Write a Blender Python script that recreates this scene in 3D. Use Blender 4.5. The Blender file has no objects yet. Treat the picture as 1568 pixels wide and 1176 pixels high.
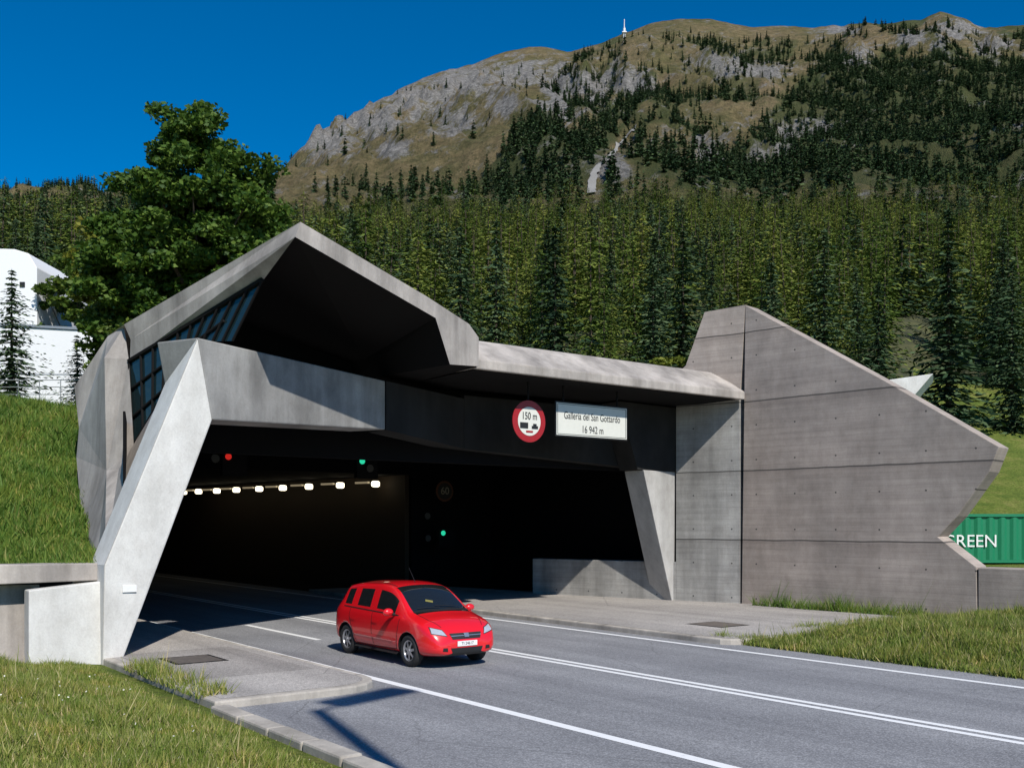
import bpy, math, random
import numpy as np
from mathutils import Vector, Matrix
from mathutils.bvhtree import BVHTree
random.seed(4); RNG=np.random.default_rng(7)
sc=bpy.context.scene
COL=sc.collection
F=1525.0; HZ=802.0; CH=2.7
# ---------------- site frame: s runs along the road into the tunnel, t across it -------------
def W(s,t,z=0.0): return (-.604*s+.797*t, .797*s+.604*t, z)
def Q(u,v,s):
    a=(u-784)/F; d=s/(.797-.604*a); return (a*d,d,CH+(HZ-v)/F*d)
def QL(u,v,p0,p1):
    a=(u-784)/F; r=(.797-.604*a,.604+.797*a); dr=(p1[0]-p0[0],p1[1]-p0[1])
    d=(p0[0]*dr[1]-p0[1]*dr[0])/(r[0]*dr[1]-r[1]*dr[0]); return (a*d,d,CH+(HZ-v)/F*d)
def QD(u,v,d):
    a=(u-784)/F; return (a*d,d,CH+(HZ-v)/F*d)
def QP(u,v,p,n):
    r=Vector(((u-784)/F,1,(HZ-v)/F)); o=Vector((0,0,CH)); k=(Vector(p)-o).dot(n)/r.dot(n); return tuple(o+r*k)
def ST(x,y): return (-.604*x+.797*y,.797*x+.604*y)

# ---------------- materials ----------------
def newmat(name):
    m=bpy.data.materials.new(name); m.use_nodes=True
    nt=m.node_tree; b=nt.nodes['Principled BSDF']; return m,nt,b
def N(nt,typ,**kw):
    n=nt.nodes.new(typ)
    for k,v in kw.items(): setattr(n,k,v)
    return n
def ramp(nt,fac,stops):
    r=N(nt,'ShaderNodeValToRGB'); e=r.color_ramp.elements
    while len(e)<len(stops): e.new(.5)
    for i,(p,c) in enumerate(stops): e[i].position=p; e[i].color=(*c,1)
    nt.links.new(fac,r.inputs[0]); return r.outputs[0]
def noise(nt,scale,stretch=(1,1,1),detail=6,rough=.6,vec=None):
    if vec is None:
        g=N(nt,'ShaderNodeNewGeometry'); vec=g.outputs['Position']
    mp=N(nt,'ShaderNodeMapping'); mp.inputs['Scale'].default_value=stretch
    nt.links.new(vec,mp.inputs['Vector'])
    n=N(nt,'ShaderNodeTexNoise'); n.inputs['Scale'].default_value=scale; n.inputs['Detail'].default_value=detail; n.inputs['Roughness'].default_value=rough
    nt.links.new(mp.outputs[0],n.inputs['Vector']); return n.outputs['Fac']
def mixc(nt,fac,a,b,mode='MIX'):
    m=N(nt,'ShaderNodeMix',data_type='RGBA',blend_type=mode)
    if isinstance(fac,(int,float)): m.inputs[0].default_value=fac
    else: nt.links.new(fac,m.inputs[0])
    for i,x in ((6,a),(7,b)):
        if isinstance(x,tuple): m.inputs[i].default_value=(*x,1)
        else: nt.links.new(x,m.inputs[i])
    return m.outputs[2]
def mth(nt,op,a,b=None,c=None):
    m=N(nt,'ShaderNodeMath',operation=op)
    for i,x in enumerate((a,b,c)):
        if x is None: continue
        if isinstance(x,(int,float)): m.inputs[i].default_value=x
        else: nt.links.new(x,m.inputs[i])
    return m.outputs[0]
def bump(nt,b,h,strength=.3,dist=.02):
    n=N(nt,'ShaderNodeBump'); n.inputs['Strength'].default_value=strength; n.inputs['Distance'].default_value=dist
    nt.links.new(h,n.inputs['Height']); nt.links.new(n.outputs[0],b.inputs['Normal'])
def simple(name,c,rough=.6,metal=0,coat=0,emit=None,es=0,spec=None,var=.12):
    m,nt,b=newmat(name)
    n=noise(nt,9.0,detail=3)
    c2=tuple(max(0,x*(1-var)) for x in c)
    nt.links.new(ramp(nt,n,[(.3,c2),(.7,c)]),b.inputs['Base Color'])
    b.inputs['Roughness'].default_value=rough; b.inputs['Metallic'].default_value=metal
    b.inputs['Coat Weight'].default_value=coat; b.inputs['Coat Roughness'].default_value=.03
    if spec is not None: b.inputs['Specular IOR Level'].default_value=spec
    if emit: b.inputs['Emission Color'].default_value=(*emit,1); b.inputs['Emission Strength'].default_value=es
    return m
def concrete(name,base,dark,stain=.5,boards=False):
    m,nt,b=newmat(name)
    big=noise(nt,.55,(1,1,1),8,.62)
    col=ramp(nt,big,[(.32,dark),(.66,base)])
    st=noise(nt,1.1,(1.2,1.2,.13),6,.6)
    stv=ramp(nt,st,[(.36,(1-stain,)*3),(.60,(1,1,1))])
    col=mixc(nt,1.0,col,stv,'MULTIPLY')
    mid=noise(nt,3.2,(1,1,.6),7,.7)
    col=mixc(nt,1.0,col,ramp(nt,mid,[(.35,(.86,.85,.84)),(.6,(1,1,1))]),'MULTIPLY')
    fine=noise(nt,28,(1,1,1),4,.7)
    col=mixc(nt,1.0,col,ramp(nt,fine,[(.3,(.88,.88,.88)),(.6,(1,1,1))]),'MULTIPLY')
    h=fine
    if boards:
        uv=N(nt,'ShaderNodeUVMap'); uv.uv_map='UVMap'; su=N(nt,'ShaderNodeSeparateXYZ'); nt.links.new(uv.outputs[0],su.inputs[0])
        U,Vv=su.outputs[0],su.outputs[1]
        bl=mth(nt,'LESS_THAN',mth(nt,'FRACT',mth(nt,'MULTIPLY',Vv,1/.19)),.09)
        col=mixc(nt,mth(nt,'MULTIPLY',bl,.16),col,(.10,.095,.09))
        bn=noise(nt,1.0,(.35,5.3,1),4,.7,uv.outputs[0])
        col=mixc(nt,1.0,col,ramp(nt,bn,[(.3,(.80,.79,.78)),(.7,(1.05,1.04,1.02))]),'MULTIPLY')
        wob=mth(nt,'MULTIPLY',noise(nt,.8,detail=2),.03)
        fr=mth(nt,'FRACT',mth(nt,'ADD',mth(nt,'ADD',mth(nt,'MULTIPLY',Vv,1/2.22),.01),wob))
        jl=mth(nt,'LESS_THAN',fr,.019)
        col=mixc(nt,mth(nt,'MULTIPLY',jl,.8),col,(.045,.042,.04))
        sm=ramp(nt,fr,[(.80,(1,1,1)),(.98,(.80,.79,.78))]); col=mixc(nt,.8,col,mixc(nt,1.0,col,sm,'MULTIPLY'))
        fu=mth(nt,'SUBTRACT',mth(nt,'FRACT',mth(nt,'MULTIPLY',U,1/1.35)),.5)
        fv=mth(nt,'SUBTRACT',mth(nt,'FRACT',mth(nt,'ADD',mth(nt,'MULTIPLY',Vv,1/1.11),.22)),.5)
        r2=mth(nt,'ADD',mth(nt,'POWER',mth(nt,'MULTIPLY',fu,1.35),2),mth(nt,'POWER',mth(nt,'MULTIPLY',fv,1.11),2))
        hole=mth(nt,'LESS_THAN',r2,.0008)
        col=mixc(nt,mth(nt,'MULTIPLY',hole,.8),col,(.03,.03,.03))
    nt.links.new(col,b.inputs['Base Color']); b.inputs['Roughness'].default_value=.85; b.inputs['Specular IOR Level'].default_value=.25
    bump(nt,b,h,.35,.01)
    return m
M_conc=concrete('concrete_light',(.80,.79,.76),(.64,.63,.60),.12)
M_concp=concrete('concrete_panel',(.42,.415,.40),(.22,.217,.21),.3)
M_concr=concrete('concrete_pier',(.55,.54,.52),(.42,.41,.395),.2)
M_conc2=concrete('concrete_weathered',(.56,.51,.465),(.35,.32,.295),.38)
M_beamd=concrete('concrete_beam_shade',(.035,.034,.033),(.02,.02,.02),.3)  # shade on the rear beams is put into this dark base colour
M_wall=concrete('concrete_boarded',(.52,.445,.395),(.38,.33,.295),.14,True)
M_wall2=concrete('concrete_boarded_pale',(.52,.515,.495),(.34,.335,.325),.35,True)
M_deepshade=simple('deep_shade_concrete',(.008,.008,.009),.95,spec=.1)  # deep shade of the tunnel interior painted in as a near-black colour
M_shademid=simple('shaded_concrete',(.014,.0135,.0135),.95,spec=.1)  # shade under roof and canopy is put into the base colour
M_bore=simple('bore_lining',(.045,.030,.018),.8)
def asphalt(name,c,d):
    m,nt,b=newmat(name)
    big=noise(nt,.35,(1,1,1),6,.6); col=ramp(nt,big,[(.3,d),(.7,c)])
    g=N(nt,'ShaderNodeNewGeometry'); mp=N(nt,'ShaderNodeMapping'); mp.inputs['Rotation'].default_value=(0,0,-math.atan2(.797,-.604)); nt.links.new(g.outputs['Position'],mp.inputs[0])
    tr=noise(nt,1.1,(.05,1,1),4,.6,mp.outputs[0])
    col=mixc(nt,1.0,col,ramp(nt,tr,[(.35,(.80,.80,.81)),(.62,(1.06,1.06,1.06))]),'MULTIPLY')
    v=N(nt,'ShaderNodeTexVoronoi'); v.inputs['Scale'].default_value=38; nt.links.new(g.outputs['Position'],v.inputs['Vector'])
    col=mixc(nt,1.0,col,ramp(nt,v.outputs['Distance'],[(.1,(1.35,1.35,1.35)),(.6,(.78,.78,.78))]),'MULTIPLY')
    sp=noise(nt,14,(1,1,1),3,.8)
    col=mixc(nt,1.0,col,ramp(nt,sp,[(.35,(.82,.82,.82)),(.65,(1.12,1.12,1.12))]),'MULTIPLY')
    vc=N(nt,'ShaderNodeTexVoronoi',feature='DISTANCE_TO_EDGE'); vc.inputs['Scale'].default_value=.33
    nn=noise(nt,1.7,(1,1,1),5,.7)
    vm=N(nt,'ShaderNodeVectorMath',operation='ADD'); nt.links.new(g.outputs['Position'],vm.inputs[0]); nt.links.new(nn,vm.inputs[1]); nt.links.new(vm.outputs[0],vc.inputs['Vector'])
    ck=mth(nt,'LESS_THAN',vc.outputs['Distance'],.003)
    col=mixc(nt,mth(nt,'MULTIPLY',ck,.35),col,(.06,.06,.06))
    nt.links.new(col,b.inputs['Base Color']); b.inputs['Roughness'].default_value=.8; b.inputs['Specular IOR Level'].default_value=.3
    bump(nt,b,v.outputs['Distance'],.4,.01); return m
M_asph=asphalt('asphalt',(.325,.325,.335),(.25,.252,.262))
M_pave=asphalt('pavement_asphalt',(.50,.465,.43),(.37,.345,.32))
M_kerb=concrete('kerb_stone',(.62,.57,.50),(.42,.385,.34),.3)
def paintmat():
    m,nt,b=newmat('road_paint'); n=noise(nt,6,(1,1,1),8,.75)
    nt.links.new(ramp(nt,n,[(.28,(.45,.45,.45)),(.42,(.85,.85,.84))]),b.inputs['Base Color']); b.inputs['Roughness'].default_value=.6; return m
M_paint=paintmat()
def grassground():
    m,nt,b=newmat('grass_ground'); n=noise(nt,.5,(1,1,1),8,.7); n2=noise(nt,6,(1,1,1),6,.75)
    c=ramp(nt,n,[(.3,(.075,.12,.022)),(.5,(.14,.18,.035)),(.7,(.24,.23,.07))])
    c=mixc(nt,1.0,c,ramp(nt,n2,[(.3,(.45,.45,.45)),(.65,(1.2,1.2,1.2))]),'MULTIPLY')
    nt.links.new(c,b.inputs['Base Color']); b.inputs['Roughness'].default_value=.9; b.inputs['Specular IOR Level'].default_value=.1; bump(nt,b,n2,1,.1); return m
M_grass=grassground()
def foliage(name,stops,trans=.25,objvar=.35,patch=None,hue=.05):
    m,nt,b=newmat(name); g=N(nt,'ShaderNodeNewGeometry'); oi=N(nt,'ShaderNodeObjectInfo')
    c=ramp(nt,g.outputs['Random Per Island'],stops)
    if patch:
        c=mixc(nt,1.0,c,ramp(nt,noise(nt,patch[0],(1,1,.3),6,.75),[(.34,patch[1]),(.5,(1,1,1)),(.66,patch[2])]),'MULTIPLY')
    hs=N(nt,'ShaderNodeHueSaturation'); nt.links.new(c,hs.inputs['Color'])
    nt.links.new(mth(nt,'ADD',mth(nt,'MULTIPLY',oi.outputs['Random'],objvar*2),1-objvar),hs.inputs['Value'])
    nt.links.new(mth(nt,'ADD',mth(nt,'MULTIPLY',oi.outputs['Random'],-hue),.5+hue/2),hs.inputs['Hue'])
    out=nt.nodes['Material Output'].inputs[0]
    df=N(nt,'ShaderNodeBsdfDiffuse'); nt.links.new(hs.outputs[0],df.inputs[0])
    if trans>0:
        nt.links.new(hs.outputs[0],b.inputs['Base Color']); b.inputs['Roughness'].default_value=.6; b.inputs['Specular IOR Level'].default_value=.25
        t=N(nt,'ShaderNodeBsdfTranslucent'); nt.links.new(hs.outputs[0],t.inputs[0]); mx=N(nt,'ShaderNodeMixShader'); mx.inputs[0].default_value=trans
        nt.links.new(b.outputs[0],mx.inputs[1]); nt.links.new(t.outputs[0],mx.inputs[2]); nt.links.new(mx.outputs[0],out)
    else:
        nt.nodes.remove(b); nt.links.new(df.outputs[0],out)
    return m
M_spruce=foliage('spruce_needles',[(0,(.020,.042,.024)),(.5,(.048,.082,.040)),(1,(.10,.14,.068))],0,.42)
M_larch=foliage('larch_needles',[(0,(.045,.07,.014)),(.5,(.10,.138,.028)),(1,(.19,.22,.052))],0,.42,hue=.07)
M_dark=foliage('far_conifer_needles',[(0,(.024,.045,.024)),(1,(.07,.11,.045))],0,.45)
M_leaf=foliage('broad_leaves',[(0,(.030,.06,.007)),(.5,(.07,.115,.014)),(1,(.15,.195,.028))],.25,.0)
M_leafy=foliage('yellowish_leaves',[(0,(.09,.11,.01)),(.5,(.15,.18,.02)),(1,(.26,.26,.04))],.25,.0)
M_blade=foliage('grass_blades',[(0,(.11,.17,.02)),(.5,(.23,.28,.055)),(.82,(.34,.34,.10)),(1,(.56,.47,.26))],.3,.0,(1.3,(.62,.78,.55),(1.25,1.05,.95)),0)
M_blade2=foliage('meadow_blades',[(0,(.07,.15,.02)),(.5,(.13,.22,.035)),(.9,(.21,.27,.05)),(1,(.36,.34,.12))],.3,.0,(.8,(.50,.66,.52),(1.3,1.05,.9)),0)
M_flower=simple('flower_heads',(.75,.72,.62),.8)
M_bark=simple('bark',(.09,.065,.045),.95,var=.5)
M_red=simple('red_car_paint',(.70,.008,.014),.28,coat=1,var=.03)
M_glass=simple('car_glass',(.012,.014,.015),.03,spec=.8)
M_black=simple('black_plastic',(.012,.012,.012),.55)
M_tyre=simple('tyre_rubber',(.018,.018,.018),.8)
M_rim=simple('alloy',(.55,.55,.57),.3,metal=.8)
M_chrome=simple('headlamp_reflector',(.75,.77,.8),.12,metal=.5)
M_white=simple('white_paint',(.78,.78,.77),.5,var=.06)
M_whiteb=simple('white_render',(.80,.81,.82),.7,var=.06)
M_sblk=simple('sign_black',(.015,.015,.015),.5)
M_sred=simple('sign_red',(.34,.012,.016),.4)
M_metal=simple('galvanised_steel',(.4,.41,.42),.45,metal=.6)
M_green=simple('container_green',(.01,.20,.09),.45)
def glz():
    m,nt,b=newmat('clerestory_glass'); b.inputs['Base Color'].default_value=(.012,.025,.028,1); b.inputs['Roughness'].default_value=.04; b.inputs['Specular IOR Level'].default_value=.55
    n=noise(nt,1.2,(1,1,1),3); bump(nt,b,n,.25,.08); return m
M_glz=glz()
M_lamp=simple('tunnel_lamp_glow',(.9,.85,.7),.5,emit=(1,.88,.62),es=3.2)
M_lampb=simple('tunnel_lamp_body',(.3,.27,.2),.5,emit=(1,.8,.5),es=.22)
M_sg=simple('green_signal',(.0,.4,.2),.5,emit=(.03,.8,.45),es=.8)
M_sr=simple('red_signal',(.5,.0,.0),.5,emit=(.9,.03,.02),es=.5)

# ---------------- mesh helpers ----------------
def link(o,parent=None):
    COL.objects.link(o)
    if parent: o.parent=parent
    return o
def mk(name,V,Fc,mats,parent=None,smooth=False,midx=None,dolink=True):
    me=bpy.data.meshes.new(name)
    V=V.tolist() if isinstance(V,np.ndarray) else [tuple(v) for v in V]
    Fc=Fc.tolist() if isinstance(Fc,np.ndarray) else Fc
    me.from_pydata(V,[],Fc)
    for m in (mats if isinstance(mats,(list,tuple)) else [mats]): me.materials.append(m)
    if midx is not None: me.polygons.foreach_set('material_index',np.asarray(midx,dtype=np.int32))
    if smooth: me.polygons.foreach_set('use_smooth',np.ones(len(me.polygons),dtype=bool))
    me.update()
    o=bpy.data.objects.new(name,me)
    if dolink: link(o,parent)
    return o
def empty(name,loc=(0,0,0)):
    e=bpy.data.objects.new(name,None); e.empty_display_size=.3; COL.objects.link(e); e.location=loc; return e
def prism(name,pts,off,mat,parent=None,bev=.02,uvs=None):
    n=len(pts); P=[Vector(p) for p in pts]; O=Vector(off); V=[tuple(p) for p in P]+[tuple(p+O) for p in P]
    Fc=[list(range(n)),list(range(2*n-1,n-1,-1))]+[[i,i+n,(i+1)%n+n,(i+1)%n] for i in range(n)]
    o=mk(name,V,Fc,mat,parent)
    import bmesh
    bm=bmesh.new(); bm.from_mesh(o.data); bmesh.ops.recalc_face_normals(bm,faces=bm.faces); bm.to_mesh(o.data); bm.free()
    if uvs:
        d=Vector(uvs).normalized(); uvl=o.data.uv_layers.new(name='UVMap')
        for l in o.data.loops:
            co=o.data.vertices[l.vertex_index].co; uvl.data[l.index].uv=(co.dot(d),co.z)
    if bev:
        b=o.modifiers.new('Bevel','BEVEL'); b.width=bev; b.segments=2; b.limit_method='ANGLE'; b.angle_limit=math.radians(30)
    return o
def box(name,c,size,mat,parent=None,rotz=0,bev=0,R=None):
    sx,sy,sz=[x/2 for x in size]
    V=[Vector((x,y,z)) for x in(-sx,sx) for y in(-sy,sy) for z in(-sz,sz)]
    R=R or Matrix.Rotation(rotz,3,'Z'); V=[tuple(R@v+Vector(c)) for v in V]
    Fc=[[0,1,3,2],[4,6,7,5],[0,4,5,1],[2,3,7,6],[0,2,6,4],[1,5,7,3]]
    o=mk(name,V,Fc,mat,parent)
    if bev:
        b=o.modifiers.new('Bevel','BEVEL'); b.width=bev; b.segments=2
    return o
def cyl(name,p0,p1,r0,r1,mat,parent=None,n=12,smooth=True):
    p0=Vector(p0);p1=Vector(p1);d=(p1-p0).normalized(); a=d.orthogonal().normalized(); b=d.cross(a)
    V=[];
    for p,r in((p0,r0),(p1,r1)):
        for i in range(n):
            th=2*math.pi*i/n; V.append(tuple(p+a*math.cos(th)*r+b*math.sin(th)*r))
    Fc=[[i,(i+1)%n,(i+1)%n+n,i+n] for i in range(n)]+[list(range(n))[::-1],list(range(n,2*n))]
    return mk(name,V,Fc,mat,parent,smooth=False)
RZ=math.atan2(.604,.797)
Av=Vector((-.604,.797,0)); Bv=Vector((.797,.604,0))

# ---------------- value noise -------------
def vnoise(x,y,seed=0):
    x=np.asarray(x,float);y=np.asarray(y,float)
    xi=np.floor(x).astype(np.int64); yi=np.floor(y).astype(np.int64); fx=x-xi; fy=y-yi
    def h(i,j):
        n=(i*374761393+j*668265263+seed*974711)&0x7fffffff; n=((n^(n>>13))*1274126177)&0x7fffffff; return ((n^(n>>16))&0xffff)/65535.0
    fx=fx*fx*(3-2*fx); fy=fy*fy*(3-2*fy)
    return (h(xi,yi)*(1-fx)+h(xi+1,yi)*fx)*(1-fy)+(h(xi,yi+1)*(1-fx)+h(xi+1,yi+1)*fx)*fy
def fbm(x,y,seed=0,oct=5):
    r=0;a=.5
    for k in range(oct): r=r+a*(vnoise(x*2**k,y*2**k,seed+k)-.5)*2; a*=.5
    return r
def sstep(x,a,b):
    t=np.clip((x-a)/(b-a),0,1); return t*t*(3-2*t)

# ---------------- terrain ----------------
SKU=[-400,0,60,150,300,410,425,450,480,520,560,620,680,720,760,810,840,870,915,960,1000,1040,1090,1150,1200,1240,1290,1330,1370,1410,1440,1475,1500,1530,1568,1700,2000]
SKV=[285,290,297,300,300,292,281,248,208,186,163,130,104,96,78,69,74,83,72,54,38,29,30,43,42,46,40,33,36,32,19,30,44,42,36,60,120]
BLOBS=[(500,212,45,28),(560,185,70,26),(640,150,70,26),(720,122,80,24),(800,110,50,18),(860,140,35,45),(905,135,40,30),(960,125,40,26),(1110,100,45,16),(1160,108,45,14),(1235,200,55,14),(1190,235,40,14),(1080,235,25,25),(1465,45,45,16),(1310,88,22,18),(1400,60,30,12),(700,190,40,18),(940,260,30,20),(1520,70,30,12),(1280,45,30,8),(600,230,30,14),(780,160,30,16)]
def rockw(u,v):
    r=np.zeros_like(u)
    for cx,cy,sx,sy in BLOBS: r=np.maximum(r,np.exp(-((u-cx)/sx)**2-((v-cy)/sy)**2))
    return r
def terrain(x,y,detail=True):
    x=np.asarray(x,float); y=np.asarray(y,float); d=np.maximum(y,1); a=x/d; u=784+F*a
    zm=np.interp(d,[30,44,80,120,200,400],[7.2,7.2,9,24,48,117])
    zr=np.interp(d,[30,44,58,62,90,120,200,400],[.1,.15,.6,1.2,10.5,22,48,117])
    zl=np.interp(d,[30,36,60,100,200,400],[6.3,6.5,7.6,20,52,117])
    wr=sstep(a,.38,.44); wl=sstep(-a,.3,.4)
    z=zm*(1-wr)*(1-wl)+zr*wr+zl*wl
    z=z+fbm(x/14,y/14,3,3)*np.interp(d,[40,70,200],[0,.6,3])
    sky=np.interp(u,SKU,SKV)
    v4=802-(117-2.7)/400*F
    w=np.clip((d-400)/1400,0,1)**.72
    vv=v4+(sky-v4)*w
    zf=CH+(802-vv)/F*np.minimum(d,1800)
    env=np.clip((d-400)/250,0,1)*np.clip((1800-d)/350,.12,1)
    n=fbm(x/190,y/230,11,6)*66+ (np.abs(fbm(x/110+y/300,y/420,23,6)))*-80+19
    zf=zf+n*env
    rw=rockw(u,vv)
    zf=zf+rw*(fbm(x/26,y/60,31,5)*36+np.abs(fbm(x/16,y/40,35,4))*26-5)*np.clip((1800-d)/200,.25,1)*np.clip((d-400)/100,0,1)-np.maximum(d-1800,0)*.5
    return np.where(d<400,z,zf)
def gridmesh(xs,ys,zs):
    n,m=xs.shape; V=np.stack([xs,ys,zs],-1).reshape(-1,3)
    i=np.arange(n*m).reshape(n,m); Fc=np.stack([i[:-1,:-1],i[:-1,1:],i[1:,1:],i[1:,:-1]],-1).reshape(-1,4)
    return V,Fc
def mountain():
    m,nt,b=newmat('mountain_slope')
    at=N(nt,'ShaderNodeAttribute'); at.attribute_name='geo'; sp=N(nt,'ShaderNodeSeparateColor'); nt.links.new(at.outputs['Color'],sp.inputs[0])
    n1=noise(nt,.010,(1,1,1),8,.65); n2=noise(nt,.10,(1,1,1),8,.72); n3=noise(nt,.035,(1,1,.6),9,.78); nf=noise(nt,.45,(1,1,1),5,.8)
    c=ramp(nt,n1,[(.36,(.16,.145,.065)),(.5,(.235,.19,.10)),(.64,(.29,.22,.13))])
    c=mixc(nt,ramp(nt,noise(nt,.022,(1,1,1),8,.7),[(.48,(0,0,0)),(.66,(.65,.65,.65))]),c,(.11,.12,.05))
    c=mixc(nt,1.0,c,ramp(nt,n2,[(.34,(.50,.51,.50)),(.6,(1.1,1.08,1.05))]),'MULTIPLY')
    sh=ramp(nt,nf,[(.52,(0,0,0)),(.60,(.75,.75,.75))])
    c=mixc(nt,sh,c,(.07,.08,.04))
    c=mixc(nt,mth(nt,'MULTIPLY',sp.outputs[1],.75),c,(.06,.085,.034))
    rock=ramp(nt,noise(nt,.16,(1,1,1.6),8,.8),[(.36,(.10,.10,.10)),(.5,(.27,.26,.25)),(.66,(.48,.46,.44))])
    fac=mth(nt,'ADD',n3,mth(nt,'MULTIPLY',sp.outputs[0],.21))
    c=mixc(nt,ramp(nt,fac,[(.56,(0,0,0)),(.64,(.9,.9,.9))]),c,rock)
    nt.links.new(c,b.inputs['Base Color']); b.inputs['Roughness'].default_value=.95; b.inputs['Specular IOR Level'].default_value=.05
    hgt=mth(nt,'ADD',n2,mth(nt,'MULTIPLY',nf,.35)); bump(nt,b,hgt,1,9); return m
M_mtn=mountain()
def forestfloor():
    m,nt,b=newmat('forest_floor'); n=noise(nt,.3,(1,1,1),6,.7)
    nt.links.new(ramp(nt,n,[(.35,(.03,.036,.014)),(.65,(.09,.09,.03))]),b.inputs['Base Color']); b.inputs['Roughness'].default_value=1; return m
M_floor=forestfloor()
def fp(u,v,x,y):
    c=vnoise(x/60,y/90,41)*.6+vnoise(x/22,y/30,43)*.4
    p=np.full(np.shape(u),.015)
    ub=np.where(v<215,1140+(215-v)*.95,1140-(v-215)*1.6)
    p=np.where(u>ub,np.where(c>.28,1.0,.4),p)
    p=np.where((u>ub)&(v<88)&(u>1230),np.where(c>.48,.8,.10),p)
    pat=((u-(935-(v-110)*.75))>-75)&((u-(935-(v-110)*.75))<85)&(v>105)&(v<300)
    p=np.where(pat,np.where(c>.38,.95,.15),p)
    mid=(u>860)&(u<=ub)&(v>60)&~pat
    p=np.where(mid,np.where(c>.56,.6,.09),p)
    p=np.where((v>288)&(u>500),.3,p)
    p=np.where((u<425),np.where(c>.4,.5,.1),p)
    p=np.where((np.abs(u-(905+(300-v)*.58))<7)&(v>195),0,p)
    return p*(1-.8*rockw(u,v)*(u>840))
Vs=[];Fs=[];Ms=[];Gs=[];base=0
def addg(xs,ys,zs,mi,geo=None):
    global base
    V,Fc=gridmesh(xs,ys,zs); Vs.append(V); Fs.append(Fc+base); base+=len(V)
    Ms.append(np.full(len(Fc),mi) if np.isscalar(mi) else mi)
    Gs.append(np.zeros((len(V),4)) if geo is None else geo)
aa=np.linspace(-.8,.8,420); dd=np.concatenate([np.linspace(36,120,45),np.geomspace(123,400,40),np.geomspace(405,1800,230),np.linspace(1850,3200,12)])
D,Aq=np.meshgrid(dd,aa,indexing='ij'); X=D*Aq; Z=terrain(X,D)
dm=(D[:-1,:-1]).reshape(-1); am=(Aq[:-1,:-1]).reshape(-1)
uu=(784+F*Aq).reshape(-1); vv=(802-(Z-CH)/D*F).reshape(-1)
geo=np.stack([rockw(uu,vv),np.clip((fp(uu,vv,X.reshape(-1),D.reshape(-1))-.1)*1.5,0,1),uu*0,uu*0+1],1)
addg(X,D,Z,np.where(dm<62,0,np.where((dm<110)&(am>.40),0,np.where(dm<430,1,2))),geo)
def stgrid(s0,s1,ns,t0,t1,n,zf,mi,tf=None):
    S,T=np.meshgrid(np.linspace(s0,s1,ns),np.linspace(0,1,n),indexing='ij')
    T=t0+(((tf(S) if tf else t1)-t0)*T)
    addg(-.604*S+.797*T,.797*S+.604*T,zf(S,T),mi)
stgrid(-90,90,40,5.30,27,8,lambda s,t:s*0-.035,0)
def zleft(s,t): return -.01+np.clip(5.15-t,0,30)*.155+fbm(s/2.0,t/2.0,5,3)*.10*np.clip(5.1-t,0,1)
stgrid(-90,20.1,160,-90,5.30,150,zleft,0)
def zhill(s,t): return 1.72+4.6*sstep(s,19.4,34.5)*1.0+np.clip(s-34,0,40)*.02+fbm(s/3,t/3,9,3)*.25*np.clip((s-20.4)/2,0,1)
def hillt(s): return np.interp(s,[20,22,24,26,36,50],[5.8,6.1,6.75,7.2,9.45,13.0])
stgrid(20.35,50,66,-70,5.9,90,zhill,0,hillt)
stgrid(-90,46,30,26.9,160,30,lambda s,t:s*0+.06,0)
ground=mk('ground',np.concatenate(Vs),np.concatenate(Fs),[M_grass,M_floor,M_mtn],smooth=True,midx=np.concatenate(Ms))
ca=ground.data.attributes.new('geo','FLOAT_COLOR','POINT'); ca.data.foreach_set('color',np.concatenate(Gs).astype(np.float32).reshape(-1))

# ---------------- road and pavements ----------------
road=empty('road')
def strip(name,s0,s1,t0,t1,z,mat,parent,n=1):
    mk(name,[W(s0,t0,z),W(s1,t0,z),W(s1,t1,z),W(s0,t1,z)],[[0,3,2,1]],mat,parent)
strip('asphalt',-90,90,5.36,17.62,0,M_asph,road)
strip('left_edge_line',-90,80,8.50,8.68,.004,M_paint,road)
strip('centre_line_a',-90,80,12.34,12.48,.004,M_paint,road)
strip('centre_line_b',-90,80,12.60,12.74,.004,M_paint,road)
strip('right_edge_line',-90,80,16.55,16.71,.004,M_paint,road)
strip('lane_dash',21.2,25.5,10.35,10.50,.004,M_paint,road)
strip('tunnel_verge_floor',22.5,96,17.6,27,-.012,M_deepshade,road)
strip('tunnel_verge_floor_left',24,96,-6,5.38,-.012,M_deepshade,road)
def pavement(name,outline,z,kerbmat,mat,kw=.16):
    e=empty(name); c=Vector((sum(p[0] for p in outline)/len(outline),sum(p[1] for p in outline)/len(outline)))
    prism('kerb',[W(p[0],p[1],-.05) for p in outline],(0,0,z+.05),kerbmat,e,bev=.03)
    inn=[]
    n=len(outline)
    for i in range(n):
        p=Vector(outline[i]);a=(p-Vector(outline[i-1])).normalized();b=(Vector(outline[(i+1)%n])-p).normalized()
        na=Vector((-a[1],a[0]));nb=Vector((-b[1],b[0])); m=(na+nb).normalized(); k=kw/max(.4,m.dot(na)); q=p+m*k
        if (q-c).length>(p-c).length: q=p-m*k
        inn.append(q)
    mk('surface',[W(q[0],q[1],z+.004) for q in inn],[list(range(n))],mat,e)
    return e
lp=[(37,5.3),(14.15,5.3)]+[(14.15,7.3)]+[(15.1-.95*math.cos(k*math.pi/10),7.35+.95*math.sin(k*math.pi/10)) for k in range(1,6)]+[(37,8.3)]
LP=pavement('left_pavement',lp,.12,M_kerb,M_pave)
rp=[(36,17.25),(15.6,17.15)]+[(15.2-.6*math.sin(k*math.pi/8)*1,17.75-.6*math.cos(k*math.pi/8)) for k in range(0,5)][1:]+[(14.3,21.5),(13.6,26.5),(21,25.6),(36,22.2)]
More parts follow.
